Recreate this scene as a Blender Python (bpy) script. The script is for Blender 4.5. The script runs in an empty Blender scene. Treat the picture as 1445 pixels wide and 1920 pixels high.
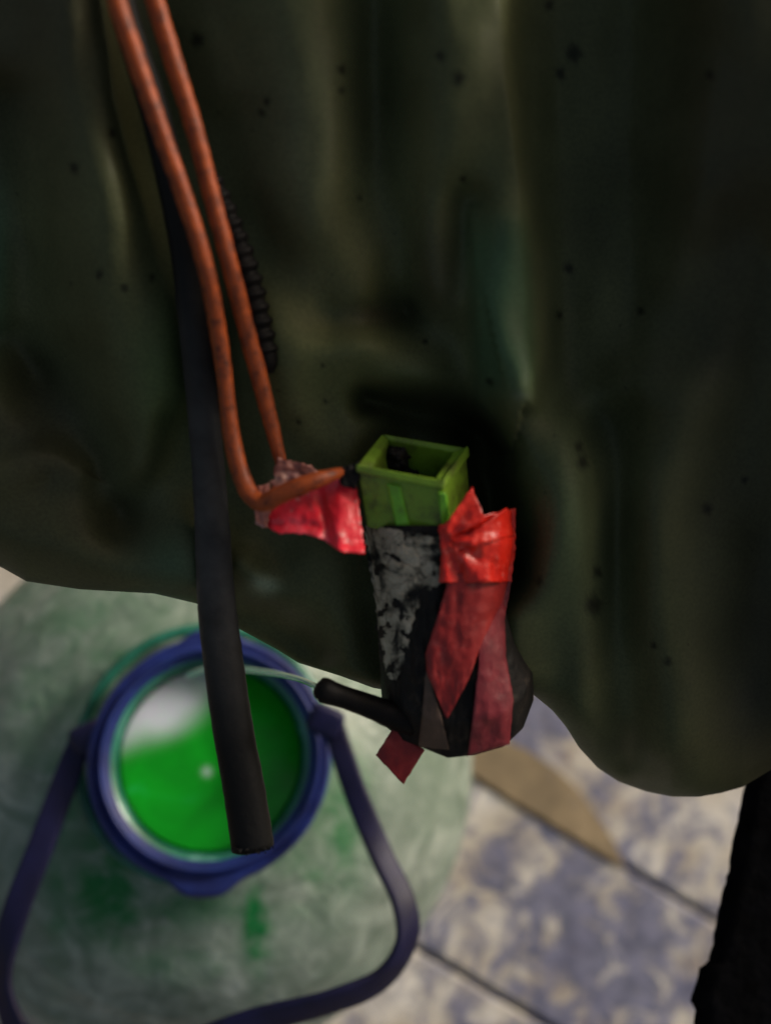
import bpy, math, random
import numpy as np
from mathutils import Vector, noise as mn
random.seed(7)
C = bpy.context.scene
COL = C.collection
R = math.radians

# ------------------------------------------------------------------ camera
W, H = 1445.0, 1920.0
F = 1663.0                                   # focal length in photo pixels
NADIR = ((412 - W/2)/F, -(1452 - H/2)/F, -1.0)   # where "straight down" falls in the photo
CAM = Vector((0.0, 0.0, 0.83))
q = Vector(NADIR).normalized().rotation_difference(Vector((0, 0, -1)))
M3 = q.to_matrix()
cd = bpy.data.cameras.new('camera')
cam = bpy.data.objects.new('camera', cd); COL.objects.link(cam)
cam.location = CAM; cam.rotation_mode = 'QUATERNION'; cam.rotation_quaternion = q
cd.sensor_fit = 'VERTICAL'; cd.sensor_height = 24.0; cd.lens = 24.0*F/H
cd.clip_start = 0.01; cd.clip_end = 100
cd.dof.use_dof = True; cd.dof.focus_distance = 0.318; cd.dof.aperture_fstop = 2.5
C.camera = cam

# ------------------------------------------------------------------ light
SUN_EL, SUN_AZ = R(29), R(58)                # azimuth from +Y (up in the photo) towards +X
w = bpy.data.worlds.new('World'); C.world = w; w.use_nodes = True
nt = w.node_tree
sky = nt.nodes.new('ShaderNodeTexSky'); sky.sky_type = 'NISHITA'; sky.sun_disc = False
sky.sun_elevation = SUN_EL; sky.sun_rotation = SUN_AZ
sky.air_density = 1.0; sky.dust_density = 6.0; sky.ozone_density = 0.1
bg = nt.nodes['Background']; bg.inputs['Strength'].default_value = 0.05
wb = nt.nodes.new('ShaderNodeMix'); wb.data_type = 'RGBA'; wb.blend_type = 'MULTIPLY'; wb.inputs[0].default_value = 1
wb.inputs[7].default_value = (1.0, .93, .80, 1)             # white balance of the overcast sky
nt.links.new(sky.outputs[0], wb.inputs[6]); nt.links.new(wb.outputs[2], bg.inputs[0])
sd = bpy.data.lights.new('sun', 'SUN'); sd.energy = 1.2; sd.angle = R(14); sd.color = (1.0, 0.95, 0.88)
sun = bpy.data.objects.new('sun', sd); COL.objects.link(sun)
sdir = Vector((math.sin(SUN_AZ)*math.cos(SUN_EL), math.cos(SUN_AZ)*math.cos(SUN_EL), math.sin(SUN_EL)))
sun.rotation_euler = sdir.to_track_quat('Z', 'Y').to_euler()
sun.location = sdir*3
C.view_settings.view_transform = 'Standard'; C.view_settings.look = 'None'
C.view_settings.exposure = 1.12; C.view_settings.gamma = 1
C.render.engine = 'CYCLES'

# ------------------------------------------------------------------ helpers
def P(x, y, d):
    """point seen at photo pixel x,y at distance d along the lens axis"""
    return CAM + M3 @ Vector(((x - W/2)/F*d, -(y - H/2)/F*d, -d))
M3T = M3.transposed()
def proj(p):
    c = M3T @ (Vector(p) - CAM)
    return (W/2 + F*c.x/-c.z, H/2 - F*c.y/-c.z)
def floor_pt(x, y, z=0.0):
    a = P(x, y, 1.0) - CAM
    return CAM + a*((z - CAM.z)/a.z)

def base_depth(x, y):
    return .300/(1 - .27*((y - 960)/F))
def sit(rows, gap, y0, y1):
    'depth follows the sheet above y0 and the given depth below y1'
    out = []
    for x, y, d, r in rows:
        t = min(1, max(0, (y-y0)/(y1-y0))); out.append((x, y, (base_depth(x, y)-gap)*(1-t) + d*t, r))
    return out
def tag(o, label=None, cat=None, group=None, kind=None):
    if label: o['label'] = label
    if cat: o['category'] = cat
    if group: o['group'] = group
    if kind: o['kind'] = kind
    return o
def empty(name, loc):
    o = bpy.data.objects.new(name, None); COL.objects.link(o); o.location = loc
    o.empty_display_size = .02
    return o
def mesh(name, verts, faces, mat, parent=None, smooth=True, attrs=None):
    me = bpy.data.meshes.new(name)
    off = parent_loc(parent)
    me.from_pydata([tuple(Vector(v) - off) for v in verts], [], faces)
    if smooth: me.polygons.foreach_set('use_smooth', [True]*len(me.polygons))
    if attrs:
        for k, arr in attrs.items():
            a = me.color_attributes.new(k, 'FLOAT_COLOR', 'POINT')
            a.data.foreach_set('color', np.asarray(arr, dtype=np.float32).ravel())
    me.materials.append(mat); me.update()
    o = bpy.data.objects.new(name, me); COL.objects.link(o)
    if parent: o.parent = parent
    return o
def parent_loc(p):
    v = Vector((0, 0, 0))
    while p: v = v + p.location; p = p.parent
    return v

def grid_faces(n, m, wrap_n=False, wrap_m=False, flip=False):
    fs = []
    for i in range(n if wrap_n else n-1):
        for j in range(m if wrap_m else m-1):
            a, b = i*m + j, i*m + (j+1) % m
            c, d = ((i+1) % n)*m + (j+1) % m, ((i+1) % n)*m + j
            fs.append((a, d, c, b) if flip else (a, b, c, d))
    return fs
def interp(xs, ys, x):
    return float(np.interp(x, xs, ys))
def smooth_path(pts, n):
    """Catmull-Rom resample of tuples"""
    A = np.array(pts, float); k = len(A)
    A = np.vstack([2*A[0]-A[1], A, 2*A[-1]-A[-2]])
    out = []
    for t in np.linspace(0, k-1-1e-6, n):
        i = int(t); u = t - i
        p0, p1, p2, p3 = A[i], A[i+1], A[i+2], A[i+3]
        out.append(.5*((2*p1) + (-p0+p2)*u + (2*p0-5*p1+4*p2-p3)*u*u + (-p0+3*p1-3*p2+p3)*u**3))
    return out
def tube(name, pts, rad, mat, parent=None, seg=20, flat=1.0, ridge=None, cap=True, wall=0, lump=0, n=None):
    """pts: (world Vector); rad: list"""
    n = len(pts); vs = []; up = M3 @ Vector((0, 0, 1))
    for i, p in enumerate(pts):
        t = (pts[min(i+1, n-1)] - pts[max(i-1, 0)]).normalized()
        s = t.cross(up).normalized(); u = s.cross(t)
        for j in range(seg):
            a = 2*math.pi*j/seg
            r = rad[i]*(1 + (ridge[i] if ridge else 0))
            if lump: r *= 1 + lump*mn.noise(p*400 + Vector((math.cos(a), math.sin(a), 0)))
            vs.append(p + s*math.cos(a)*r + u*math.sin(a)*r*flat)
    fs = grid_faces(n, seg, wrap_m=True)
    k = len(vs)
    if cap:
        vs.append(pts[0]); vs.append(pts[-1])
        for j in range(seg):
            fs.append((k, (j+1) % seg, j))
            if not wall: fs.append((k+1, (n-1)*seg+j, (n-1)*seg+(j+1) % seg))
        if wall:
            t = (pts[-1]-pts[-2]).normalized(); base = len(vs)
            for q_ in range(4):
                for j in range(seg):
                    o_ = vs[(n-1)*seg+j]
                    rr = 1-wall
                    vs.append(pts[-1] + (o_-pts[-1])*rr - t*rad[-1]*.9*q_)
            for j in range(seg):
                j2 = (j+1) % seg
                fs.append(((n-1)*seg+j, (n-1)*seg+j2, base+j2, base+j))
                for q_ in range(3):
                    a = base+q_*seg
                    fs.append((a+j, a+j2, a+seg+j2, a+seg+j))
            fs.append(tuple(base+3*seg+j for j in range(seg)))
    return mesh(name, vs, fs, mat, parent)
def solid_grid(name, top, bot, n, m, mat, parent=None, attrs=None, smooth=True):
    vs = list(top) + list(bot); k = n*m
    fs = grid_faces(n, m, flip=True) + [tuple(k+i for i in f) for f in grid_faces(n, m)]
    ring = [j for j in range(m)] + [i*m+m-1 for i in range(1, n)] + [(n-1)*m+j for j in range(m-2, -1, -1)] + [i*m for i in range(n-2, 0, -1)]
    for a, b in zip(ring, ring[1:]+ring[:1]): fs.append((a, b, k+b, k+a))
    return mesh(name, vs, fs, mat, parent, attrs=attrs, smooth=smooth)
def resample(poly, n):
    A = np.array(poly, float); d = np.r_[0, np.cumsum(np.hypot(*np.diff(A, axis=0).T))]
    t = np.linspace(0, d[-1], n)
    return np.c_[np.interp(t, d, A[:, 0]), np.interp(t, d, A[:, 1])]
def strip(name, ea, eb, zf, mat, parent, n=26, m=18, th=.0005, wr=.0005, wf=90, ragged=2.0, crease=None, parent_attrs=None):
    """a thin flexible piece (tape, paper) laid over the surface zf(x,y), between edge lines ea and eb (photo px)"""
    A, B = resample(ea, n), resample(eb, n); top = []; bot = []
    for i in range(n):
        for j in range(m):
            t = j/(m-1); x, y = A[i]*(1-t) + B[i]*t
            e = min(i, n-1-i, j, m-1-j)
            if e == 0 and ragged:
                x += ragged*mn.noise(Vector((x*.09, y*.09, 3))); y += ragged*mn.noise(Vector((x*.09, y*.09, 9)))
            z = zf(x, y) - .0006
            z -= wr*.6*mn.fractal(Vector((x/wf*3, y/wf*3, len(name))), 1, 2, 3)
            if crease: z -= crease(x, y)
            top.append(P(x, y, z)); bot.append(P(x, y, z+th))
    return solid_grid(name, top, bot, n, m, mat, parent)

# ------------------------------------------------------------------ materials
class N:
    def __init__(s, name):
        s.m = bpy.data.materials.new(name); s.m.use_nodes = True; s.t = s.m.node_tree
        s.b = s.t.nodes['Principled BSDF']; s.out = s.t.nodes['Material Output']
    def node(s, typ, **kw):
        n = s.t.nodes.new(typ)
        for k, v in kw.items():
            if k in n.inputs: n.inputs[k].default_value = v
            else: setattr(n, k, v)
        return n
    def link(s, a, b): s.t.links.new(a, b)
    def pos(s, geo=True):
        return s.node('ShaderNodeNewGeometry').outputs['Position']
    def noise(s, scale, detail=4, rough=.55, vec=None, dist=0):
        n = s.node('ShaderNodeTexNoise'); n.inputs['Scale'].default_value = scale
        n.inputs['Detail'].default_value = detail; n.inputs['Roughness'].default_value = rough
        n.inputs['Distortion'].default_value = dist
        s.link(vec if vec is not None else s.pos(), n.inputs['Vector']); return n.outputs['Fac']
    def ramp(s, fac, stops):
        r = s.node('ShaderNodeValToRGB'); s.link(fac, r.inputs[0]); e = r.color_ramp.elements
        while len(e) < len(stops): e.new(.5)
        for el, (p, c) in zip(e, stops):
            el.position = p; el.color = (*c, 1) if hasattr(c, '__len__') else (c, c, c, 1)
        return r.outputs[0]
    def mix(s, fac, a, b, mode='MIX'):
        n = s.node('ShaderNodeMix', data_type='RGBA', blend_type=mode)
        for sock, v in ((n.inputs[0], fac), (n.inputs[6], a), (n.inputs[7], b)):
            if hasattr(v, 'is_output'): s.link(v, sock)
            else: sock.default_value = v if not hasattr(v, '__len__') else (*v, 1)
        return n.outputs[2]
    def math(s, op, a, b=0.0, clamp=False):
        n = s.node('ShaderNodeMath', operation=op); n.use_clamp = clamp
        for i, v in enumerate((a, b)):
            if hasattr(v, 'is_output'): s.link(v, n.inputs[i])
            else: n.inputs[i].default_value = v
        return n.outputs[0]
    def attr(s, name):
        n = s.node('ShaderNodeAttribute'); n.attribute_name = name; return n
    def set(s, color=None, rough=.5, spec=.5, **kw):
        for k, v in (('Base Color', color), ('Roughness', rough), ('Specular IOR Level', spec), *kw.items()):
            if v is None: continue
            if hasattr(v, 'is_output'): s.link(v, s.b.inputs[k])
            elif hasattr(v, '__len__'): s.b.inputs[k].default_value = (*v, 1)
            else: s.b.inputs[k].default_value = v
        return s
    def bump(s, h, strength=.3, dist=.001):
        n = s.node('ShaderNodeBump'); n.inputs['Strength'].default_value = strength
        n.inputs['Distance'].default_value = dist; s.link(h, n.inputs['Height'])
        s.link(n.outputs[0], s.b.inputs['Normal']); return s

# sheet: olive plastic; 'tint' attribute rgb = local colour with painted light and shade, a = dark spot mask
k = N('olive_sheet'); a = k.attr('tint')
spk = k.ramp(k.noise(900, 2, .6), [(.36, .85), (.62, 1.06)])
mot = k.ramp(k.noise(30, 4, .5), [(.3, .80), (.7, 1.2)])
c = k.mix(1.0, a.outputs['Color'], mot, 'MULTIPLY'); c = k.mix(1.0, c, spk, 'MULTIPLY')
fl = k.ramp(k.noise(330, 1, .3), [(.76, 0), (.82, .7)]); c = k.mix(k.math('MULTIPLY', fl, .5), c, (.006, .006, .005))
c = k.mix(a.outputs['Alpha'], c, (.003, .003, .003))
k.set(c, k.ramp(k.noise(60, 4), [(.3, .46), (.7, .62)]), .16)
k.bump(k.math('ADD', k.noise(500, 3), k.math('MULTIPLY', k.noise(60, 2), 1.0)), .15, .0005)
M_SHEET = k.m
def cord_mat():
    k = N('orange_cord'); c = k.ramp(k.noise(260, 3, .6), [(.28, (.06, .015, .008)), (.42, (.22, .045, .013)), (.6, (.34, .064, .012)), (.8, (.40, .09, .022))])
    k.set(c, .5, .3); k.bump(k.noise(900, 3), .3, .0004); return k.m
M_CORD = cord_mat()
k = N('black_rubber'); c = k.ramp(k.noise(120, 5, .65), [(.3, (.002, .002, .002)), (.6, (.005, .004, .004)), (.85, (.03, .025, .022))])
k.set(c, .6, .15); k.bump(k.noise(700, 4), .4, .0004); M_RUB = k.m
HOSE_PALE = P(392, 960, .29)  # centre of the paler stretch; the upper hose's shade is painted as black
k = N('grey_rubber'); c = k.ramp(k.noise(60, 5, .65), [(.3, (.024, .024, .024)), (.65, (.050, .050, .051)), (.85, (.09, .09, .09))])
t_ = k.node('ShaderNodeVectorMath', operation='DISTANCE'); k.link(k.pos(), t_.inputs[0]); t_.inputs[1].default_value = HOSE_PALE
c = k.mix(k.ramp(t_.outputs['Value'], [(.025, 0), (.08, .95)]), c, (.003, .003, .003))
k.set(c, .6, .18); k.bump(k.noise(400, 4), .5, .0006); M_HOSE = k.m
k = N('black_board'); c = k.ramp(k.noise(80, 5, .65), [(.3, (.002, .002, .002)), (.7, (.005, .005, .006))])
k.set(c, .9, .02); k.bump(k.noise(150, 4), .6, .002); M_BOARD = k.m
def tape(name, stops, rough, dust=.5, sc=130):
    k = N(name); c = k.ramp(k.noise(sc, 4, .6), stops)
    d = k.ramp(k.noise(260, 5, .7), [(.56, 0), (.74, dust)]); c = k.mix(d, c, (.50, .28, .26))
    k.set(c, rough, .5); k.bump(k.math('ADD', k.noise(110, 4, .6), k.math('MULTIPLY', k.noise(900, 3), .3)), .3, .0012); return k.m
M_RED = tape('red_tape', [(.3, (.45, .007, .004)), (.55, (.70, .018, .007)), (.8, (.80, .045, .015))], .38, .35)
M_PINK = tape('red_tape_scuffed', [(.3, (.62, .012, .02)), (.55, (.86, .025, .05)), (.75, (.85, .14, .18))], .36, .8, 70)
M_DULL = tape('dull_red_tape', [(.3, (.17, .006, .006)), (.55, (.27, .010, .009)), (.8, (.33, .018, .016))], .5, .12)
M_CLEAR = tape('pale_tape', [(.3, (.16, .05, .035)), (.55, (.34, .12, .09)), (.8, (.5, .35, .28))], .35, .8)
M_WINE = tape('wine_tape', [(.3, (.10, .008, .014)), (.6, (.20, .015, .024)), (.8, (.24, .03, .04))], .5, .15)
M_BROWN = tape('brown_tape', [(.3, (.060, .034, .022)), (.7, (.105, .062, .042))], .6, .1)
k = N('green_plastic'); n1 = k.noise(75, 6, .7)
c = k.ramp(n1, [(.32, (.035, .042, .010)), (.41, (.10, .15, .018)), (.52, (.16, .28, .022)), (.75, (.20, .38, .030))])
c = k.mix(k.ramp(k.noise(420, 4, .7), [(.62, 0), (.78, .5)]), c, (.16, .17, .11))
k.set(c, .42, .4); k.bump(k.noise(500, 4), .4, .0005); M_GREEN = k.m
k = N('green_rib'); c = k.ramp(k.noise(140, 4, .6), [(.3, (.10, .24, .02)), (.55, (.15, .46, .028)), (.8, (.20, .50, .06))])
k.set(c, .4, .4); k.bump(k.noise(500, 4), .3, .0004); M_RIB = k.m
k = N('crusted_residue'); v = k.node('ShaderNodeTexVoronoi'); v.feature = 'DISTANCE_TO_EDGE'; v.inputs['Scale'].default_value = 95
vw = k.node('ShaderNodeMix', data_type='VECTOR'); vw.inputs[0].default_value = .012
nn = k.node('ShaderNodeTexNoise'); nn.inputs['Scale'].default_value = 160; nn.inputs['Detail'].default_value = 4
k.link(k.pos(), nn.inputs['Vector']); k.link(k.pos(), vw.inputs[4]); k.link(nn.outputs['Color'], vw.inputs[5]); k.link(vw.outputs[1], v.inputs['Vector'])
crk = k.ramp(v.outputs['Distance'], [(.0, .45), (.03, 1)])
c = k.ramp(k.noise(85, 7, .68, dist=.6), [(.42, (.014, .014, .013)), (.47, (.12, .11, .085)), (.53, (.36, .32, .24)), (.70, (.60, .54, .43))])
c = k.mix(1.0, c, crk, 'MULTIPLY'); k.set(c, .75, .2); k.bump(k.math('ADD', k.noise(300, 6, .75), crk), .8, .0010); M_CRUST = k.m
k = N('black_tape'); c = k.ramp(k.noise(170, 5, .7), [(.3, (.005, .005, .005)), (.58, (.012, .010, .009)), (.75, (.055, .042, .030))])
k.set(c, .6, .2); k.bump(k.noise(260, 5, .65), .6, .001); M_BTAPE = k.m
k = N('blue_plastic'); c = k.ramp(k.noise(45, 4, .6), [(.3, (.007, .012, .085)), (.7, (.016, .034, .20))])
k.set(c, .46, .35); k.bump(k.noise(120, 4), .2, .001); M_BLUE = k.m
k = N('dark_blue_plastic'); c = k.ramp(k.noise(45, 4, .6), [(.3, (.004, .003, .022)), (.7, (.008, .008, .052))])
k.set(c, .55, .35); k.bump(k.noise(120, 4), .3, .001); M_HANDLE = k.m
k = N('jug_plastic'); a = k.attr('stain_shade')
c = k.ramp(k.noise(32, 6, .65, dist=1.2), [(.28, (.14, .19, .155)), (.5, (.28, .34, .30)), (.72, (.54, .60, .56))])
c = k.mix(k.ramp(k.noise(11, 3), [(.42, 0), (.66, .45)]), c, (.12, .22, .15))
st = k.math('MULTIPLY', a.outputs['Fac'], k.ramp(k.noise(38, 4, .6, dist=1.5), [(.34, .25), (.60, 1)]), True)
c = k.mix(st, c, (.008, .19, .045))
k.set(c, .34, .45); k.bump(k.noise(50, 6, .65, dist=1), .6, .004)
tr = k.node('ShaderNodeBsdfTranslucent'); k.link(c, tr.inputs[0])
tp = k.node('ShaderNodeBsdfTransparent'); tp.inputs[0].default_value = (.75, .92, .8, 1)
m1 = k.node('ShaderNodeMixShader'); m1.inputs[0].default_value = .12; k.link(k.b.outputs[0], m1.inputs[1]); k.link(tr.outputs[0], m1.inputs[2])
m2 = k.node('ShaderNodeMixShader'); m2.inputs[0].default_value = .16; k.link(m1.outputs[0], m2.inputs[1]); k.link(tp.outputs[0], m2.inputs[2])
k.link(m2.outputs[0], k.out.inputs[0]); M_JUG = k.m
k = N('neck_plastic'); c = k.ramp(k.noise(50, 4), [(.3, (.01, .08, .05)), (.6, (.025, .17, .12)), (.8, (.12, .3, .27))])
k.set(c, .25, .5); k.bump(k.noise(120, 3), .2, .001); M_NECK = k.m
k = N('green_liquid'); a = k.attr('pale_reflection')  # mask of the sky reflection put into the liquid's colour
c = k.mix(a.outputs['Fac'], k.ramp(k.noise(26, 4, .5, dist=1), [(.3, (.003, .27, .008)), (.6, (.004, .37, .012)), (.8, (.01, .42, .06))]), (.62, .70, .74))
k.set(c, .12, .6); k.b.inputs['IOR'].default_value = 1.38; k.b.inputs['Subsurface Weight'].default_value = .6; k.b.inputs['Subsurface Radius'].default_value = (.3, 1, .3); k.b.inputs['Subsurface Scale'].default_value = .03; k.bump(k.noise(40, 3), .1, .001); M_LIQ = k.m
# floor: pale stone with bluish-grey and rust-brown stains
k = N('floor_stone'); pp = k.pos()
c = k.ramp(k.noise(14, 5, .6), [(.3, (.28, .24, .195)), (.48, (.42, .39, .34)), (.68, (.60, .59, .57))])
FC1 = floor_pt(1120, 1800); FC2 = floor_pt(1010, 1360); FC3 = floor_pt(1330, 1880)
def near(k, pt, r):
    d = k.node('ShaderNodeVectorMath', operation='DISTANCE'); k.link(k.pos(), d.inputs[0]); d.inputs[1].default_value = pt
    return k.math('SUBTRACT', 1.0, k.math('DIVIDE', d.outputs['Value'], r), True)
bias = k.math('MULTIPLY', k.math('MAXIMUM', near(k, FC1, .30), k.math('MAXIMUM', near(k, FC2, .10), near(k, FC3, .10))), .36)
bl = k.ramp(k.math('ADD', k.noise(30, 7, .68, dist=.6), bias), [(.63, 0), (.78, .9)])
c = k.mix(bl, c, k.ramp(k.noise(60, 3), [(.3, (.04, .05, .11)), (.7, (.13, .14, .24))]))
rb = k.ramp(k.noise(17, 5, .65, dist=.5), [(.60, 0), (.72, .55)]); c = k.mix(rb, c, (.17, .12, .10))
dk = k.ramp(k.noise(75, 4, .65), [(.66, 0), (.76, .7)]); c = k.mix(dk, c, (.10, .09, .10))
k.set(c, .38, .5); k.bump(k.noise(60, 6, .65), .5, .003); M_FLOOR = k.m
k = N('joint_grout'); k.set(k.ramp(k.noise(90, 4), [(.3, (.11, .088, .065)), (.7, (.21, .17, .135))]), .9, .1); M_GROUT = k.m
k = N('cardboard'); c = k.ramp(k.noise(26, 6, .65), [(.3, (.15, .12, .08)), (.55, (.23, .18, .115)), (.75, (.32, .25, .16))])
c = k.mix(k.ramp(k.noise(60, 5), [(.6, 0), (.72, .6)]), c, (.14, .12, .11)); k.set(c, .85, .15); k.bump(k.noise(120, 4), .5, .002); M_CARD = k.m

# ------------------------------------------------------------------ ground: bed + tiles
A0, A1 = floor_pt(880, 1452), floor_pt(1200, 1642)
u = (A1 - A0).normalized(); v = Vector((-u.y, u.x, 0))          # v: towards the top right of the photo
B0 = floor_pt(790, 1782); pitch = abs((B0 - A0).dot(v))
TL = pitch*5; cx = (floor_pt(960, 1600) - A0).dot(u) + TL*.5
g = mesh('ground', [(-6, -6, -.012), (6, -6, -.012), (6, 6, -.012), (-6, 6, -.012)], [(0, 1, 2, 3)], M_GROUT)
tag(g, 'dark gritty bed showing in the joints between the stained floor tiles', 'ground', kind='structure')
GAP = .0024
tile_i = 0
for r in range(-4, 4):
    for s in range(-3, 2):
        x0 = cx + s*TL + (TL*.06 if r % 2 else 0) + GAP; x1 = x0 + TL - 2*GAP
        y0 = r*pitch + GAP; y1 = (r+1)*pitch - GAP
        dz = random.uniform(-.001, .001); bv = .003; vs = []
        for (zz, i_) in ((-.02, 0), (dz-bv, 0), (dz, bv)):
            for (xx, yy) in ((x0+i_, y0+i_), (x1-i_, y0+i_), (x1-i_, y1-i_), (x0+i_, y1-i_)):
                p = A0 + u*xx + v*yy; vs.append((p.x, p.y, zz))
        fs = [(8, 9, 10, 11)]
        for l in (0, 4):
            for i in range(4): fs.append((l+i, l+(i+1) % 4, l+4+(i+1) % 4, l+4+i))
        mesh('tile', vs, fs, M_FLOOR, g, smooth=False)
# cardboard scrap lying on the tiles beyond the joint
poly = [(884, 1450), (960, 1500), (1060, 1560), (1172, 1628), (1150, 1575), (1118, 1530), (1080, 1478), (1040, 1440), (985, 1405), (900, 1370), (860, 1380)]
vs = [floor_pt(x, y, .0045) for x, y in poly] + [floor_pt(x, y, .0022) for x, y in poly]; n = len(poly)
fs = [tuple(range(n))[::-1], tuple(range(n, 2*n))] + [(i, (i+1) % n, n+(i+1) % n, n+i) for i in range(n)]
tag(mesh('cardboard_scrap', vs, fs, M_CARD, smooth=False), 'wedge of stained brown cardboard lying on the floor tiles beside the jug', 'cardboard')

# ------------------------------------------------------------------ the jug
ringc = P(397, 1418, .485)
JH = ringc.z
jug = empty('plastic_jug', (ringc.x, ringc.y, 0.0))
tag(jug, 'large cloudy green plastic jug with blue collar and handle, filled with bright green liquid', 'jug')
def lathe(name, prof, mat, parent, seg=96, center=None, attrs=None, wob=0, ell=1):
    c = center or Vector((ringc.x, ringc.y, 0)); vs = []
    for r, z in prof:
        for j in range(seg):
            a = 2*math.pi*j/seg
            rr = r*(1 + wob*mn.noise(Vector((math.cos(a)*2, math.sin(a)*2, z*14))))
            vs.append(Vector((c.x + rr*math.cos(a), c.y + rr*math.sin(a)*ell, z)))
    at = {attrs[0]: [attrs[1](p) for p in vs]} if attrs else None
    return mesh(name, vs, grid_faces(len(prof), seg, wrap_m=True), mat, parent, attrs=at)
def sp(z0, pts):
    return [(r, z0 + z) for r, z in pts]
top = JH - .004
out = [(a_ + .0016*math.exp(-((b_-(top-.105))/.004)**2) + .0014*math.exp(-((b_-(top-.078))/.003)**2), b_) for a_, b_ in smooth_path([(.0605, top-.012), (.061, top-.022), (.068, top-.034), (.092, top-.046), (.128, top-.062), (.156, top-.088), (.180, top-.12), (.187, top-.16), (.184, top-.20), (.186, top-.25), (.176, .02), (.15, .004), (.0, .002)], 120)]
inn = [(max(r-.002, 0), z + (.002 if i > 90 else -.0005)) for i, (r, z) in enumerate(out)][::-1]
STAINS_SHADE = [(205, 1660, 70, 120, 1.15), (190, 1330, 40, 110, .6), (655, 1470, 40, 90, .6), (400, 1700, 170, 30, .5), (480, 1735, 22, 90, 1.3), (130, 1480, 60, 200, .55), (640, 1560, 50, 110, .7), (320, 1690, 90, 60, .6),
          (110, 1700, 25, 130, .6), (300, 1810, 120, 40, .4), (120, 1150, 260, 90, .34), (60, 1350, 90, 160, .3), (220, 1240, 60, 80, .45), (600, 1640, 40, 60, .5), (490, 1600, 120, 40, .6), (700, 1250, 60, 80, .3)]  # wide top-left entry: grime that also paints the sheet's shade on the jug
def stain_shade(p):
    x, y = proj(p); s = 0
    for a, b, sx, sy, wgt in STAINS_SHADE: s = max(s, wgt*1.3*math.exp(-((x-a)/sx)**2-((y-b)/sy)**2))
    return (s, s, s, 1)
lathe('body', list(out) + inn, M_JUG, jug, 128, attrs=('stain_shade', stain_shade), wob=.012)
# neck wall seen through the mouth
neck = [(.0600, top-.013), (.0600, top-.004), (.0560, top-.008), (.0528, top-.009), (.0520, top-.011), (.0522, top-.018), (.0512, top-.023), (.0508, top-.026), (.0514, top-.029), (.0520, top-.036), (.0600, top-.040), (.0600, top-.030), (.0600, top-.013)]
lathe('neck', neck, M_NECK, jug, 96)
def pale_reflection(p):  # painted sky reflection on the liquid, plus a small pale dot
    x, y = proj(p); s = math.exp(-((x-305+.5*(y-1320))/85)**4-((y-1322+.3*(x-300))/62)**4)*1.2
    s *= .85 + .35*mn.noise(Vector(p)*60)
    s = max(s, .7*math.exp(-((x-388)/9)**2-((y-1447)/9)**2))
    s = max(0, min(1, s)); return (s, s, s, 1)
lz = top - .021
liq = [(r_, lz) for r_ in np.linspace(.0001, .0508, 40)] + [(.0515, top-.040), (.060, top-.050), (.088, top-.062), (.12, top-.078), (.148, top-.105), (.166, top-.14), (.166, .03), (.12, .008), (.001, .006)]
lathe('liquid', liq, M_LIQ, jug, 96, attrs=('pale_reflection', pale_reflection))
vs = []; rc = Vector((ringc.x-.0035, ringc.y+.0040, top-.026)); ns = 90
for i in range(ns):
    a = 2*math.pi*i/ns
    for j in range(10):
        b = 2*math.pi*j/10; rr = .0708 + .0034*math.cos(b)
        vs.append(rc + Vector((rr*math.cos(a), rr*math.sin(a), .0030*math.sin(b))))
mesh('shoulder_ring', vs, grid_faces(ns, 10, wrap_n=True, wrap_m=True, flip=True), M_NECK, jug)
# collar: blue ring with lip, tab and two lugs
ct = top + .001
prof = [(.0552, ct-.012), (.0544, ct-.006), (.0548, ct-.0034), (.0560, ct-.0030), (.0580, ct-.0022), (.0570, ct-.0012), (.0577, ct+.0018), (.0588, ct+.0024), (.0597, ct+.0016), (.0603, ct-.0016), (.0612, ct-.0034), (.0622, ct-.0034), (.0632, ct-.0018), (.0644, ct-.0020), (.0662, ct-.004), (.0668, ct-.007), (.0662, ct-.012), (.0640, ct-.014), (.0612, ct-.0145), (.0612, ct-.013), (.0552, ct-.012)]
seg = 120; vs = []
for r_, z in prof:
    for j in range(seg):
        a = 2*math.pi*j/seg; rr = r_
        if r_ > .0628:                                      # tab at the front, shoulder at the back
            d = (a - R(-92) + math.pi) % (2*math.pi) - math.pi; rr += .0062*math.exp(-(d/.24)**4)
            d = (a - R(92) + math.pi) % (2*math.pi) - math.pi; rr += .0050*math.exp(-(d/.22)**4)
        vs.append(Vector((ringc.x + rr*math.cos(a), ringc.y + rr*math.sin(a), z)))
collar = mesh('collar', vs, grid_faces(len(prof), seg, wrap_m=True, flip=True), M_BLUE, jug)
def rbox(name, c, ax, ay, az, hx, hy, hz, mat, parent, bev=.25):
    vs = []; fs = []; n = 10; m = 14                          # superellipsoid block
    for i in range(n+1):
        t = -math.pi/2 + math.pi*i/n
        for j in range(m*2):
            s = math.pi*j/m
            f = lambda x, e=bev: math.copysign(abs(x)**e, x)
            vs.append(c + ax*hx*f(math.cos(t))*f(math.cos(s)) + ay*hy*f(math.cos(t))*f(math.sin(s)) + az*hz*f(math.sin(t)))
    fs = grid_faces(n+1, m*2, wrap_m=True)
    return mesh(name, vs, fs, mat, parent)
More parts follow.
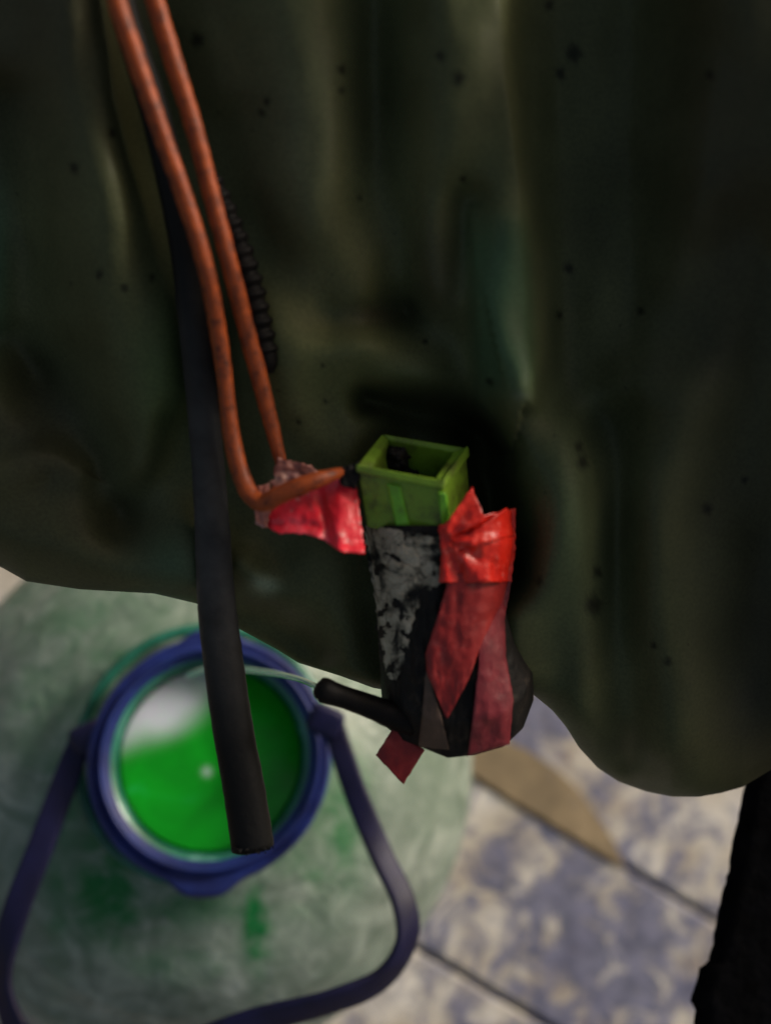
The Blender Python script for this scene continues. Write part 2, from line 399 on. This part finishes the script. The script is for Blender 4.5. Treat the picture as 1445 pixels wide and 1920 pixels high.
def strap(name, pts, hw, ht, mat, parent, facing, n=90):
    """bail handle with a rounded-rectangle section"""
    path = [Vector(p) for p in smooth_path([tuple(p) for p in pts], n)]
    W_ = [interp(np.linspace(0, 1, len(hw)), hw, i/(n-1)) for i in range(n)]
    F_ = smooth_path([tuple(f) for f in facing], n); seg = 16; vs = []
    for i, p in enumerate(path):
        t = (path[min(i+1, n-1)] - path[max(i-1, 0)]).normalized()
        f = Vector(F_[i]); f = (f - t*f.dot(t)).normalized(); s = t.cross(f)
        for j in range(seg):
            a = 2*math.pi*j/seg; e = lambda x: math.copysign(abs(x)**.5, x)
            vs.append(p + s*e(math.cos(a))*W_[i] + f*e(math.sin(a))*ht)
    fs = grid_faces(n, seg, wrap_m=True, flip=True) + [tuple(range(seg)), tuple(range((n-1)*seg, n*seg))[::-1]]
    return mesh(name, vs, fs, mat, parent)
d0 = .485
hp = [P(158, 1372, d0+.006), P(132, 1440, d0+.004), P(82, 1575, d0-.01), P(32, 1705, d0-.02), P(8, 1800, d0-.025), P(12, 1880, d0-.03), P(60, 1965, d0-.035), P(180, 1990, d0-.04),
      P(330, 1968, d0-.045), P(480, 1915, d0-.045), P(620, 1878, d0-.045), P(715, 1836, d0-.04), P(762, 1765, d0-.035), P(756, 1690, d0-.03), P(716, 1605, d0-.02), P(668, 1490, d0-.01), P(636, 1395, d0+.004), P(620, 1345, d0+.006)]
toc = M3 @ Vector((0, 0, 1)); side = M3 @ Vector((1, 0, 0)); upv = M3 @ Vector((0, 1, 0))
fc = [toc]*4 + [toc*.8 - side*.5]*2 + [toc*.8 - upv*.3]*4 + [toc*.7 + side*.5 - upv*.3]*3 + [toc*.7+side*.5]*2 + [toc]*3
strap('handle', hp, [.0062, .0072, .0072, .0072, .0075, .0085, .0085, .0080, .0085, .0075, .0068, .0064, .0064, .006], .0022, M_HANDLE, jug, fc)
for (x, y, ang) in ((168, 1382, 25), (610, 1352, -25)):
    c_ = P(x, y, d0+.004); ax = (side*math.cos(R(ang)) + upv*math.sin(R(ang)))
    rbox('lug', c_, ax, toc.cross(ax), toc, .0098, .0082, .005, M_HANDLE, collar, .45)

# ------------------------------------------------------------------ black board at the right
edge = [(1412, 1380), (1400, 1440), (1393, 1480), (1380, 1545), (1371, 1580), (1366, 1620), (1358, 1660), (1352, 1676), (1346, 1700), (1340, 1740), (1333, 1775), (1328, 1800), (1310, 1815), (1305, 1840), (1296, 1862), (1292, 1880), (1303, 1890), (1298, 1925), (1285, 1990), (1270, 2060), (1200, 2300)]
E = resample(edge, 90); n = len(E); m = 8; top_ = []; bot_ = []
for i, (x, y) in enumerate(E):
    x += 3.0*mn.noise(Vector((y*.05, 0, 0))) + 2.0*mn.noise(Vector((y*.17, 4, 0)))
    for j in range(m):
        xx = x + j**1.5*45; dd = .40
        top_.append(P(xx, y, dd)); bot_.append(P(xx + (7 if j == 0 else 0), y, dd+.03))
tag(solid_grid('black_board', top_, bot_, n, m, M_BOARD), 'matt black board with a chipped left edge at the bottom right', 'board')

# ------------------------------------------------------------------ the olive sheet
EX = [-300, -120, 0, 50, 150, 290, 370, 450, 520, 560, 640, 700, 760, 850, 940, 965, 1000, 1035, 1060, 1085, 1120, 1160, 1210, 1260, 1310, 1350, 1390, 1450, 1550, 1750]
EY = [960, 1010, 1062, 1090, 1105, 1113, 1132, 1180, 1218, 1243, 1268, 1290, 1300, 1295, 1275, 1285, 1303, 1332, 1362, 1402, 1440, 1466, 1484, 1494, 1494, 1487, 1476, 1440, 1370, 1300]
ERX = [-300, 0, 370, 560, 700, 960, 1060, 1200, 1400, 1750]
ERR = [.018, .018, .010, .006, .006, .006, .016, .030, .030, .03]
# folds: (points, height towards camera in m, width px, left/right asymmetry)
FOLDS = [
 ([(925, -200), (935, 60), (958, 260), (985, 430), (1002, 560), (1004, 660), (985, 745)], .014, 85, .22),
 ([(1045, -200), (1050, 200), (1055, 500), (1062, 700), (1075, 760)], -.010, 40, 1.4),
 ([(950, 745), (966, 820), (980, 930), (985, 1050), (972, 1180), (985, 1290)], .014, 36, 2.2),
 ([(1140, 800), (1150, 950), (1158, 1150), (1160, 1300), (1163, 1420)], -.012, 30, 1),
 ([(1230, 780), (1240, 1000), (1250, 1200), (1265, 1400)], .016, 80, 1),
 ([(1068, 800), (1080, 1000), (1090, 1200), (1110, 1330)], .008, 45, 1),
 ([(690, -200), (700, 150), (715, 330), (735, 480), (760, 585), (830, 640), (890, 720)], -.013, 40, 1),
 ([(810, -200), (815, 200), (800, 420), (840, 560), (890, 640)], .008, 55, 1),
 ([(880, 380), (870, 520), (868, 640), (885, 720)], -.007, 30, 1),
 ([(560, -200), (575, 150), (590, 350), (610, 480), (650, 560)], .011, 95, 1),
 ([(630, 600), (690, 596), (755, 582)], -.010, 30, 1),
 ([(470, 650), (580, 665), (690, 660), (800, 700)], .005, 60, 1),
 ([(430, 250), (480, 430), (560, 530)], -.006, 45, 1),
 ([(230, -200), (290, 200), (350, 480), (385, 700), (395, 900)], -.014, 60, 1),
 ([(120, -200), (150, 200), (230, 450), (305, 620), (330, 760)], .012, 85, 1),
 ([(0, 200), (40, 450), (60, 620), (110, 720), (180, 860), (230, 960)], -.014, 45, 1),
 ([(-60, 640), (10, 650), (60, 700)], -.014, 45, 1),
 ([(-100, 905), (0, 885), (90, 855), (150, 880)], .007, 32, .6),
 ([(-100, 1000), (60, 1010), (200, 1050), (330, 1090)], .008, 60, 1),
 ([(250, 900), (330, 1000), (370, 1090)], .007, 45, 1),
 ([(455, 1060), (492, 1098), (530, 1130)], .010, 30, 1),
 ([(440, 1150), (520, 1170), (590, 1225)], -.012, 30, 1),
 ([(600, 1060), (640, 1180), (670, 1270)], .008, 38, 1),
 ([(690, 750), (760, 762), (840, 780), (905, 812), (935, 850)], -.030, 32, 1),
 ([(890, 830), (915, 900), (925, 980), (925, 1060)], -.045, 50, 1),
 ([(770, 840), (830, 880)], -.034, 66, 1),
 ([(1330, -200), (1340, 300), (1350, 700)], .012, 110, 1),
 ([(1180, -200), (1190, 300), (1200, 700), (1190, 800)], -.010, 70, 1),
 ([(1420, 500), (1420, 900), (1430, 1200), (1440, 1400)], -.016, 90, 1),
 ([(330, 800), (300, 900), (240, 960)], -.006, 30, 1),
 ([(560, 780), (600, 830), (640, 860)], .006, 45, 1),
]
SPOTS = [(860, 147, 11), (1075, 100, 14), (825, 105, 8), (640, 170, 6), (500, 190, 6), (491, 212, 6), (140, 315, 9), (235, 540, 7), (187, 515, 7), (1085, 838, 8), (1092, 866, 11), (1112, 1135, 15), (1120, 1073, 8), (918, 716, 6), (370, 75, 11), (1050, 138, 9), (1065, 503, 9), (210, 250, 8), (640, 130, 8), (868, 335, 6), (1395, 900, 6), (1325, 955, 9), (1200, 583, 6), (1010, 1090, 6), (1250, 1240, 7), (285, 520, 6), (675, 372, 4), (605, 685, 4), (610, 752, 4), (560, 790, 5), (797, 640, 5), (1330, 140, 7), (1225, 1210, 5), (980, 1260, 5), (1048, 590, 6), (1030, 10, 8)]
nx, ny, nr = 400, 380, 22
xs = np.linspace(-300, 1750, nx); vv = np.linspace(0, 1, ny)
ye = np.interp(xs, EX, EY)
ye = ye + 0  # bottom line
X = np.repeat(xs[:, None], ny, 1); Y = -300 + vv[None, :]*(ye[:, None] + 300)
def fold_field(X, Y):
    Hh = np.zeros_like(X)
    for pts, amp, wd, asym in FOLDS:
        best = np.full(X.shape, 1e9); sgn = np.zeros_like(X)
        Q = np.array(smooth_path(pts, 14))
        for (ax, ay), (bx, by) in zip(Q[:-1], Q[1:]):
            dx, dy = bx-ax, by-ay; L = dx*dx+dy*dy
            t = np.clip(((X-ax)*dx + (Y-ay)*dy)/L, 0, 1)
            px, py = ax+t*dx, ay+t*dy; d = np.hypot(X-px, Y-py)
            k_ = d < best; best = np.where(k_, d, best); sgn = np.where(k_, np.sign((X-px)*dy*-1+(Y-py)*dx), sgn)
        wd_ = wd*(1.45 if abs(amp) < .025 else 1); best = best*(1 + .18*np.sin(Y/83 + X/57)); wl = np.where(sgn > 0, wd_, wd_*asym)
        Hh += amp*(.98 if abs(amp) < .025 else .8)*np.exp(-(best/wl)**2)
    return Hh
HH = fold_field(X, Y)
# the flattened greener fold with a sharp right edge
HH += .005*np.exp(-(np.maximum(0, abs(X-940-.06*(Y-560))-42)/15)**2 - (np.maximum(0, abs(Y-570)-150)/40)**2)
HH += .030*np.clip((X-1180)/400, 0, 1)**1.2
HH -= .010*np.clip((200-X)/400, 0, 1)
verts = []; tint = []
BASE = np.array((.040, .043, .024))
REG = [((.022, .070, .048), 942, 580, 1, 1, 0), ((.026, .062, .045), -10, 480, 30, 150, .8), ((.064, .062, .030), 600, 540, 120, 190, .8), ((.052, .058, .027), 660, 700, 170, 70, .6),  # local hues; dark sides and bright ridges hold painted shade and highlights
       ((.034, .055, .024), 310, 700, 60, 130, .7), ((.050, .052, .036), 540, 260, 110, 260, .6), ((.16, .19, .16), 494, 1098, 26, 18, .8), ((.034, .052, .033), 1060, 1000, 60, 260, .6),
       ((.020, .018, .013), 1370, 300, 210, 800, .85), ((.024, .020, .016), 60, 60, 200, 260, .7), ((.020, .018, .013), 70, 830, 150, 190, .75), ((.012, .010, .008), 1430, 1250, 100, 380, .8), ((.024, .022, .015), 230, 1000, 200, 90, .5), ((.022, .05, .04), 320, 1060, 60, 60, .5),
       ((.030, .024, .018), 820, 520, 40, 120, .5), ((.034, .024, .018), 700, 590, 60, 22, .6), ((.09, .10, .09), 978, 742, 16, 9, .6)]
er = np.interp(xs, ERX, ERR)
for i in range(nx):
    x = xs[i]; r_ = er[i]; rp = r_*F/.33                      # roll radius in px
    for j in range(ny):
        y = Y[i, j]; t = max(0.0, 1 - (ye[i]-y)/rp)
        h = HH[i, j] + .0035*mn.fractal(Vector((x/190, y/330, 1.3)), 1, 2, 2) + .0004*mn.noise(Vector((x/45, y/60, 5.3)))
        d = base_depth(x, y) - h + r_*(1 - math.sqrt(max(0, 1-t*t)))
        verts.append(P(x, y, d))
    h0 = HH[i, -1]; db = base_depth(x, ye[i]) - h0 + r_
    for q_ in range(1, nr+1):
        a = math.pi/2*min(1, q_/10.0)
        y = ye[i] - rp*(1-math.cos(a)) - max(0, q_-10)*28; d = db + r_*math.sin(a) + max(0, q_-10)*.002
        verts.append(P(x, y, d))
    row = list(Y[i]) + [ye[i]]*nr
    for y in row:
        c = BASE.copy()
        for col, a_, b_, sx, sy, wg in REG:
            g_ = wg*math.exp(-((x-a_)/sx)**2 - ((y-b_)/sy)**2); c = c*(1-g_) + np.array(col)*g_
        g_ = .92*math.exp(-((x-938-.06*(y-560))/60)**6 - ((y-575)/170)**6); c = c*(1-g_) + np.array((.028, .052, .033))*g_  # greener fold face, its lit look put into the colour
        s = 0
        for a_, b_, rr in SPOTS:
            if abs(x-a_) < 40 and abs(y-b_) < 40:
                dd = math.hypot(x-a_, (y-b_)*.85)/(rr*(1+.5*mn.noise(Vector((x*.12, y*.12, a_))))); s = max(s, min(1, max(0, 1.5-dd*1.0)))
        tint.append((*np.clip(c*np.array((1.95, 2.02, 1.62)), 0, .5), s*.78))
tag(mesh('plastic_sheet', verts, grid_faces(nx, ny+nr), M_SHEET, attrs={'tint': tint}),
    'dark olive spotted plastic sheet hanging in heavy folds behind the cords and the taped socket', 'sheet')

# ------------------------------------------------------------------ hose, cords, ribbed tube
def path(rows, n):
    return [(P(x, y, d), r*d/F) for x, y, d, r in smooth_path(rows, n)]
ph = path(sit([(188, -160, .272, 26), (238, 40, .278, 26), (296, 230, .284, 28), (345, 450, .288, 29), (366, 620, .290, 30), (384, 800, .290, 30), (396, 950, .290, 32), (404, 1100, .292, 35), (414, 1200, .294, 37), (436, 1360, .296, 38), (458, 1480, .297, 39), (474, 1588, .298, 40)], .008, 700, 1000), 110)
hose = tube('rubber_hose', [a for a, b in ph], [b for a, b in ph], M_HOSE, seg=32, flat=.8, wall=.22, lump=.03)
tag(hose, 'thick black rubber hose hanging down over the mouth of the jug', 'hose')
for q_ in range(26):
    a_ = q_/25.0; x = 436 + 76*a_ + random.uniform(-2, 2); y = 1590 + 5*math.sin(a_*3.1) + random.uniform(-5, 4); z = .2915 + .004*abs(a_-.5)
    o_ = P(x, y, z); sz = random.uniform(.0004, .0011); vs = [o_ + M3 @ Vector((random.uniform(-1, 1), random.uniform(-1.4, 1), random.uniform(-.6, .6)))*sz for _ in range(5)]
    fr = mesh('frayed_bit', vs, [(0, 1, 2), (0, 2, 3), (0, 3, 4), (1, 2, 4), (2, 3, 4)], M_HOSE, hose, smooth=False)
pl = path(sit([(190, -120, .258, 18), (219, 0, .262, 18), (255, 110, .266, 18.5), (300, 240, .268, 17), (346, 370, .270, 17), (386, 500, .271, 16.5), (409, 620, .272, 16.5), (423, 720, .272, 15), (432, 800, .272, 16), (446, 870, .272, 17), (466, 922, .271, 17), (492, 944, .269, 17), (525, 928, .267, 18), (580, 905, .266, 17), (618, 892, .2685, 13), (642, 884, .2735, 8)], .022, 500, 880), 150)
c1 = tube('orange_cord', [a for a, b in pl], [b for a, b in pl], M_CORD, seg=18, lump=.08)
tag(c1, 'left orange cord, bending sharply at its lower end onto the red tape', 'cord', 'orange cords')
pr = path(sit([(255, -120, .262, 17), (290, 0, .264, 17), (324, 110, .267, 17.5), (364, 240, .270, 16.5), (402, 385, .272, 16.5), (432, 500, .274, 16.5), (463, 620, .276, 16.5), (492, 730, .277, 16), (512, 810, .278, 14), (528, 872, .279, 11)], .020, 500, 860), 120)
c2 = tube('orange_cord', [a for a, b in pr], [b for a, b in pr], M_CORD, seg=18, lump=.08)
tag(c2, 'right orange cord, running straight and thin into the pale tape', 'cord', 'orange cords')
rows = smooth_path(sit([(392, 330, .288, 20), (412, 375, .288, 21), (430, 420, .287, 23), (458, 500, .286, 25), (480, 590, .285, 26), (497, 672, .285, 24), (502, 700, .285, 12)], .010, 2000, 3000), 260)
pr = [(P(x, y, d), r*d/F) for x, y, d, r in rows]
rg = [(.13*math.sin(y/26*2*math.pi)) if y < 665 else 0 for x, y, d, r in rows]
tag(tube('corrugated_tube', [a for a, b in pr], [b for a, b in pr], M_RUB, seg=24, ridge=rg), 'black ribbed tube with a rounded end behind the right orange cord', 'tube')

# ------------------------------------------------------------------ taped socket and nozzle
noz = empty('taped_nozzle', P(840, 1420, .30))
tag(noz, 'green square socket on a black tapering nozzle patched with red tape', 'nozzle')
VL = ([0, .25, .45, .7, .9, 1], [684, 700, 706, 712, 716, 722]); VR = ([0, .1, .27, .45, .68, .85, 1], [958, 962, 952, 944, 968, 998, 1000])
UB = ([0, .12, .25, .42, .6, .8, .93, 1], [1362, 1388, 1402, 1421, 1416, 1400, 1365, 1312])
def nz(u_, v_):
    yb = interp(*UB, u_); y = 985 + (yb-985)*v_; x = interp(*VL, v_) + (interp(*VR, v_)-interp(*VL, v_))*u_
    b = max(0, 1-abs(2*u_-1)**3.2)**.5
    return x, y, .292 + .012*v_ - .018*b*(1-.3*max(0, v_-.85)/.15)
def zfront(x, y):
    v_ = .5; u_ = .5
    for _ in range(5):
        a_, b_ = interp(*VL, v_), interp(*VR, v_); u_ = min(1, max(0, (x-a_)/(b_-a_)))
        v_ = min(1, max(0, (y-985)/(interp(*UB, u_)-985)))
    return nz(u_, v_)[2]
nu, nv = 90, 80; top_ = []; bot_ = []
for i in range(nu):
    for j in range(nv):
        x, y, d = nz(i/(nu-1), j/(nv-1))
        d += .0012*mn.fractal(Vector((x/40, y/60, 2)), 1, 2, 4) + .0006*mn.noise(Vector((x/9, y/30, 5)))
        e = min(1, min(i, nu-1-i)/5)
        top_.append(P(x, y, d)); bot_.append(P(x, y - (14*j/(nv-1)), d + .004 + .026*e))
nb = solid_grid('body', top_, bot_, nu, nv, M_BTAPE, noz)
# side tube
ps = [(P(x, y, d), r*d/F) for x, y, d, r in smooth_path([(590, 1288, .287, 5), (592, 1289, .287, 12), (597, 1291, .287, 19), (605, 1293, .287, 23), (614, 1297, .287, 24), (640, 1306, .288, 21), (690, 1323, .290, 22), (740, 1342, .292, 26), (775, 1352, .294, 28)], 30)]
ps = ps[::-1]
tube('side_tube', [a for a, b in ps], [b for a, b in ps], M_RUB, noz, seg=24, lump=.05)
k = N('clear_green_tube'); k.set((.30, .62, .45), .12, .8, **{'Coat Weight': .5}); M_CLR = k.m
pc = [(P(x, y, d), 5.5*d/F) for x, y, d in smooth_path([(602, 1292, .292), (585, 1283, .31), (556, 1272, .345), (510, 1262, .39), (450, 1255, .435), (390, 1254, .462), (352, 1266, .480)], 60)]
tag(tube('clear_tube', [a for a, b in pc], [b for a, b in pc], M_CLR, seg=14), 'thin pale green clear tube running from the black spout into the mouth of the jug', 'tube')
# green socket: four walls round an open mouth, lip, ribs
def hexa(name, quad_top, quad_bot, mat, parent, sub=4):
    """prism between two pixel/depth quads"""
    a = [P(*p) for p in quad_top]; b = [P(*p) for p in quad_bot]
    vs = a + b; fs = [(0, 1, 2, 3), (7, 6, 5, 4)] + [(i, 4+i, 4+(i+1) % 4, (i+1) % 4) for i in range(4)]
    o = mesh(name, vs, fs, mat, parent, smooth=False)
    bm_ = o.modifiers.new('bevel', 'BEVEL'); bm_.width = .0007; bm_.segments = 3; bm_.limit_method = 'NONE'
    return o
FL, FR, BR, BL = (668, 872, .271), (829, 905, .269), (872, 838, .285), (716, 812, .287)     # mouth outer corners
fl, fr, br, bl = (697, 868+8, .2725), (815, 890+5, .271), (850, 846, .284), (728, 824, .286)
dFL, dFR, dBR, dBL = (688, 990, .280), (834, 1012, .276), (884, 955, .300), (735, 930, .305)
dfl, dfr, dbr, dbl = (706, 986, .282), (818, 1003, .2785), (862, 955, .299), (745, 930, .303)
gs = empty('green_socket', noz.location.copy()); gs.parent = noz; gs.location = (0, 0, 0)
hexa('front_wall', [FL, FR, fr, fl], [dFL, dFR, dfr, dfl], M_GREEN, gs)
hexa('right_wall', [FR, BR, br, fr], [dFR, dBR, dbr, dfr], M_GREEN, gs)
hexa('back_wall', [BR, BL, bl, br], [dBR, dBL, dbl, dbr], M_GREEN, gs)
hexa('left_wall', [BL, FL, fl, bl], [dBL, dFL, dfl, dbl], M_GREEN, gs)
def off(p, dx, dy, dd): return (p[0]+dx, p[1]+dy, p[2]+dd)
hexa('lip', [off(FL, -3, -4, -.0012), off(FR, 4, -4, -.0012), off(FR, 2, 4, .001), off(FL, 3, 2, .001)],
     [off(FL, -1, 14, -.0008), off(FR, 5, 14, -.0008), off(FR, 2, 14, .002), off(FL, 2, 12, .002)], M_GREEN, gs)
hexa('lip', [off(FR, 2, -5, -.0012), off(BR, 6, -4, -.0010), off(BR, -4, 2, .0005), off(FR, -8, -2, .0005)],
     [off(FR, 5, 12, -.0006), off(BR, 9, 16, .001), off(BR, 0, 16, .003), off(FR, -2, 12, .001)], M_GREEN, gs)
hexa('rib', [(724, 906, .2706), (750, 911, .2702), (750, 913, .273), (724, 908, .273)], [(745, 1002, .2772), (772, 1004, .2766), (772, 1004, .281), (745, 1002, .281)], M_RIB, gs)
hexa('rib', [(820, 922, .2685), (836, 925, .2685), (838, 925, .272), (820, 922, .272)], [(828, 985, .2730), (844, 980, .2735), (844, 982, .277), (828, 987, .277)], M_RIB, gs)
# dark lump of dried dirt inside the mouth
vs = []; n = 26
for i in range(n):
    for j in range(n):
        s, t = i/(n-1), j/(n-1)
        x = 712 + 126*s + 16*(1-t) ; y = 836 + 12*s + 52*t
        d = .294 - .010*math.exp(-((s-.15)/.28)**2)*(1-t*.5) - .004*mn.fractal(Vector((x/18, y/18, 0)), 1, 2, 4)
        vs.append(P(x, y, d))
tk = [P(0, 0, 0)]
dz_ = M3 @ Vector((0, 0, -.006))
solid_grid('dirt_plug', vs, [p + dz_ for p in vs], n, n, M_BTAPE, gs)
def ck(x, y):
    w_ = mn.noise(Vector((x*.02, y*.012, 6)))
    return .0007*math.sin(y/5.5 + 6*w_ + x*.03)*max(0, .4+mn.noise(Vector((x*.03, y*.03, 2)))) + .0005*mn.noise(Vector((x*.12, y*.3, 1)))
def lw(x, y):
    return .0007*mn.noise(Vector((x*.05, y*.012, 8))) + .0002*mn.noise(Vector((x*.2, y*.05, 3)))
# crust on the front, in two pieces
strip('residue', [(682, 984), (690, 1050), (700, 1104), (706, 1128)], [(833, 1008), (832, 1060), (828, 1096), (792, 1108)], zfront, M_CRUST, noz, 70, 40, .0008, .0008, 50, 7, ck)
strip('residue', [(704, 1120), (706, 1170), (712, 1230), (730, 1275)], [(792, 1110), (776, 1160), (764, 1212), (742, 1278)], lambda x, y: zfront(x, y)+.0003, M_CRUST, noz, 60, 24, .0008, .0008, 50, 7, ck)
def cr(x, y):
    a_ = math.atan2(y-1012, x-832); r_ = math.hypot(x-832, y-1012)
    return .0012*math.sin(a_*9+.5)*min(1, r_/60)*math.exp(-r_/160) + .0005*mn.noise(Vector((x/14, y/40, 1)))
def zr(x, y): return zfront(x, y) - .0032 - .002*max(0, min(1, (x-860)/60))
strip('tape_strip', [(822, 985), (828, 1040), (822, 1092)], [(966, 952), (966, 1020), (958, 1092)], zr, M_RED, noz, 36, 40, .0005, .0008, 60, 3, cr)
strip('tape_strip', [(826, 990), (850, 962), (884, 914)], [(846, 1012), (880, 992), (908, 968)], lambda x, y: zr(x, y)-.0012, M_RED, noz, 24, 14, .0005, .0006, 50, 2, cr)
strip('tape_strip', [(848, 1020), (905, 985), (950, 950)], [(850, 1034), (910, 1018), (966, 1004)], lambda x, y: zr(x, y)-.0015, M_RED, noz, 24, 12, .0005, .0008, 50, 2, cr)
strip('tape_strip', [(843, 1075), (822, 1150), (797, 1226), (800, 1262), (836, 1346)], [(958, 1075), (940, 1130), (905, 1200), (880, 1270), (840, 1346)], lambda x, y: zfront(x, y)-.0028, M_DULL, noz, 50, 24, .0005, .0008, 70, 1, lw)
strip('tape_strip', [(902, 1080), (900, 1160), (896, 1250), (886, 1340), (876, 1418)], [(960, 1080), (946, 1160), (948, 1230), (962, 1310), (955, 1396)], lambda x, y: zfront(x, y)-.0019, M_WINE, noz, 50, 18, .0005, .0006, 70, 1, lw)
strip('tape_strip', [(798, 1255), (792, 1330), (784, 1400)], [(803, 1262), (826, 1340), (842, 1406)], lambda x, y: zfront(x, y)-.0016, M_BROWN, noz, 26, 12, .0005, .0004, 70, 1, lw)
strip('tape_strip', [(737, 1364), (704, 1416)], [(796, 1406), (756, 1471)], lambda x, y: .295, M_DULL, noz, 16, 14, .0006, .0008, 60, 1.5, lw)
def zl(x, y): return .2745 - .00009*(y-950) + .006*max(0, (600-x)/120) - .0022*math.exp(-((x-640)/40)**2) - .0012*math.exp(-((x-545)/40)**2)
strip('tape_strip', [(494, 938), (560, 908), (620, 888), (668, 908)], [(494, 982), (520, 1000), (572, 1001), (610, 1014), (640, 1036), (684, 1038)], zl, M_PINK, noz, 44, 30, .0007, .0008, 60, 3, lambda x, y: -.0016*math.exp(-((x-604-.2*(y-950))/9)**2) + .0008*math.exp(-((x-636)/14)**2) - .001*math.exp(-((y-(985 if x < 600 else 1015))/9)**2))
strip('tape_strip', [(520, 858), (508, 915), (500, 932)], [(585, 872), (596, 890), (560, 912)], lambda x, y: .2765, M_CLEAR, noz, 24, 20, .0006, .0016, 40, 6)
strip('tape_strip', [(476, 912), (480, 985)], [(506, 905), (504, 990)], lambda x, y: .2755, M_CLEAR, noz, 20, 12, .0006, .0010, 30, 6)
strip('tape_strip', [(628, 880), (640, 912), (664, 916)], [(672, 866), (674, 880), (676, 900)], lambda x, y: .2725, M_BTAPE, noz, 16, 14, .0006, .0014, 30, 5)
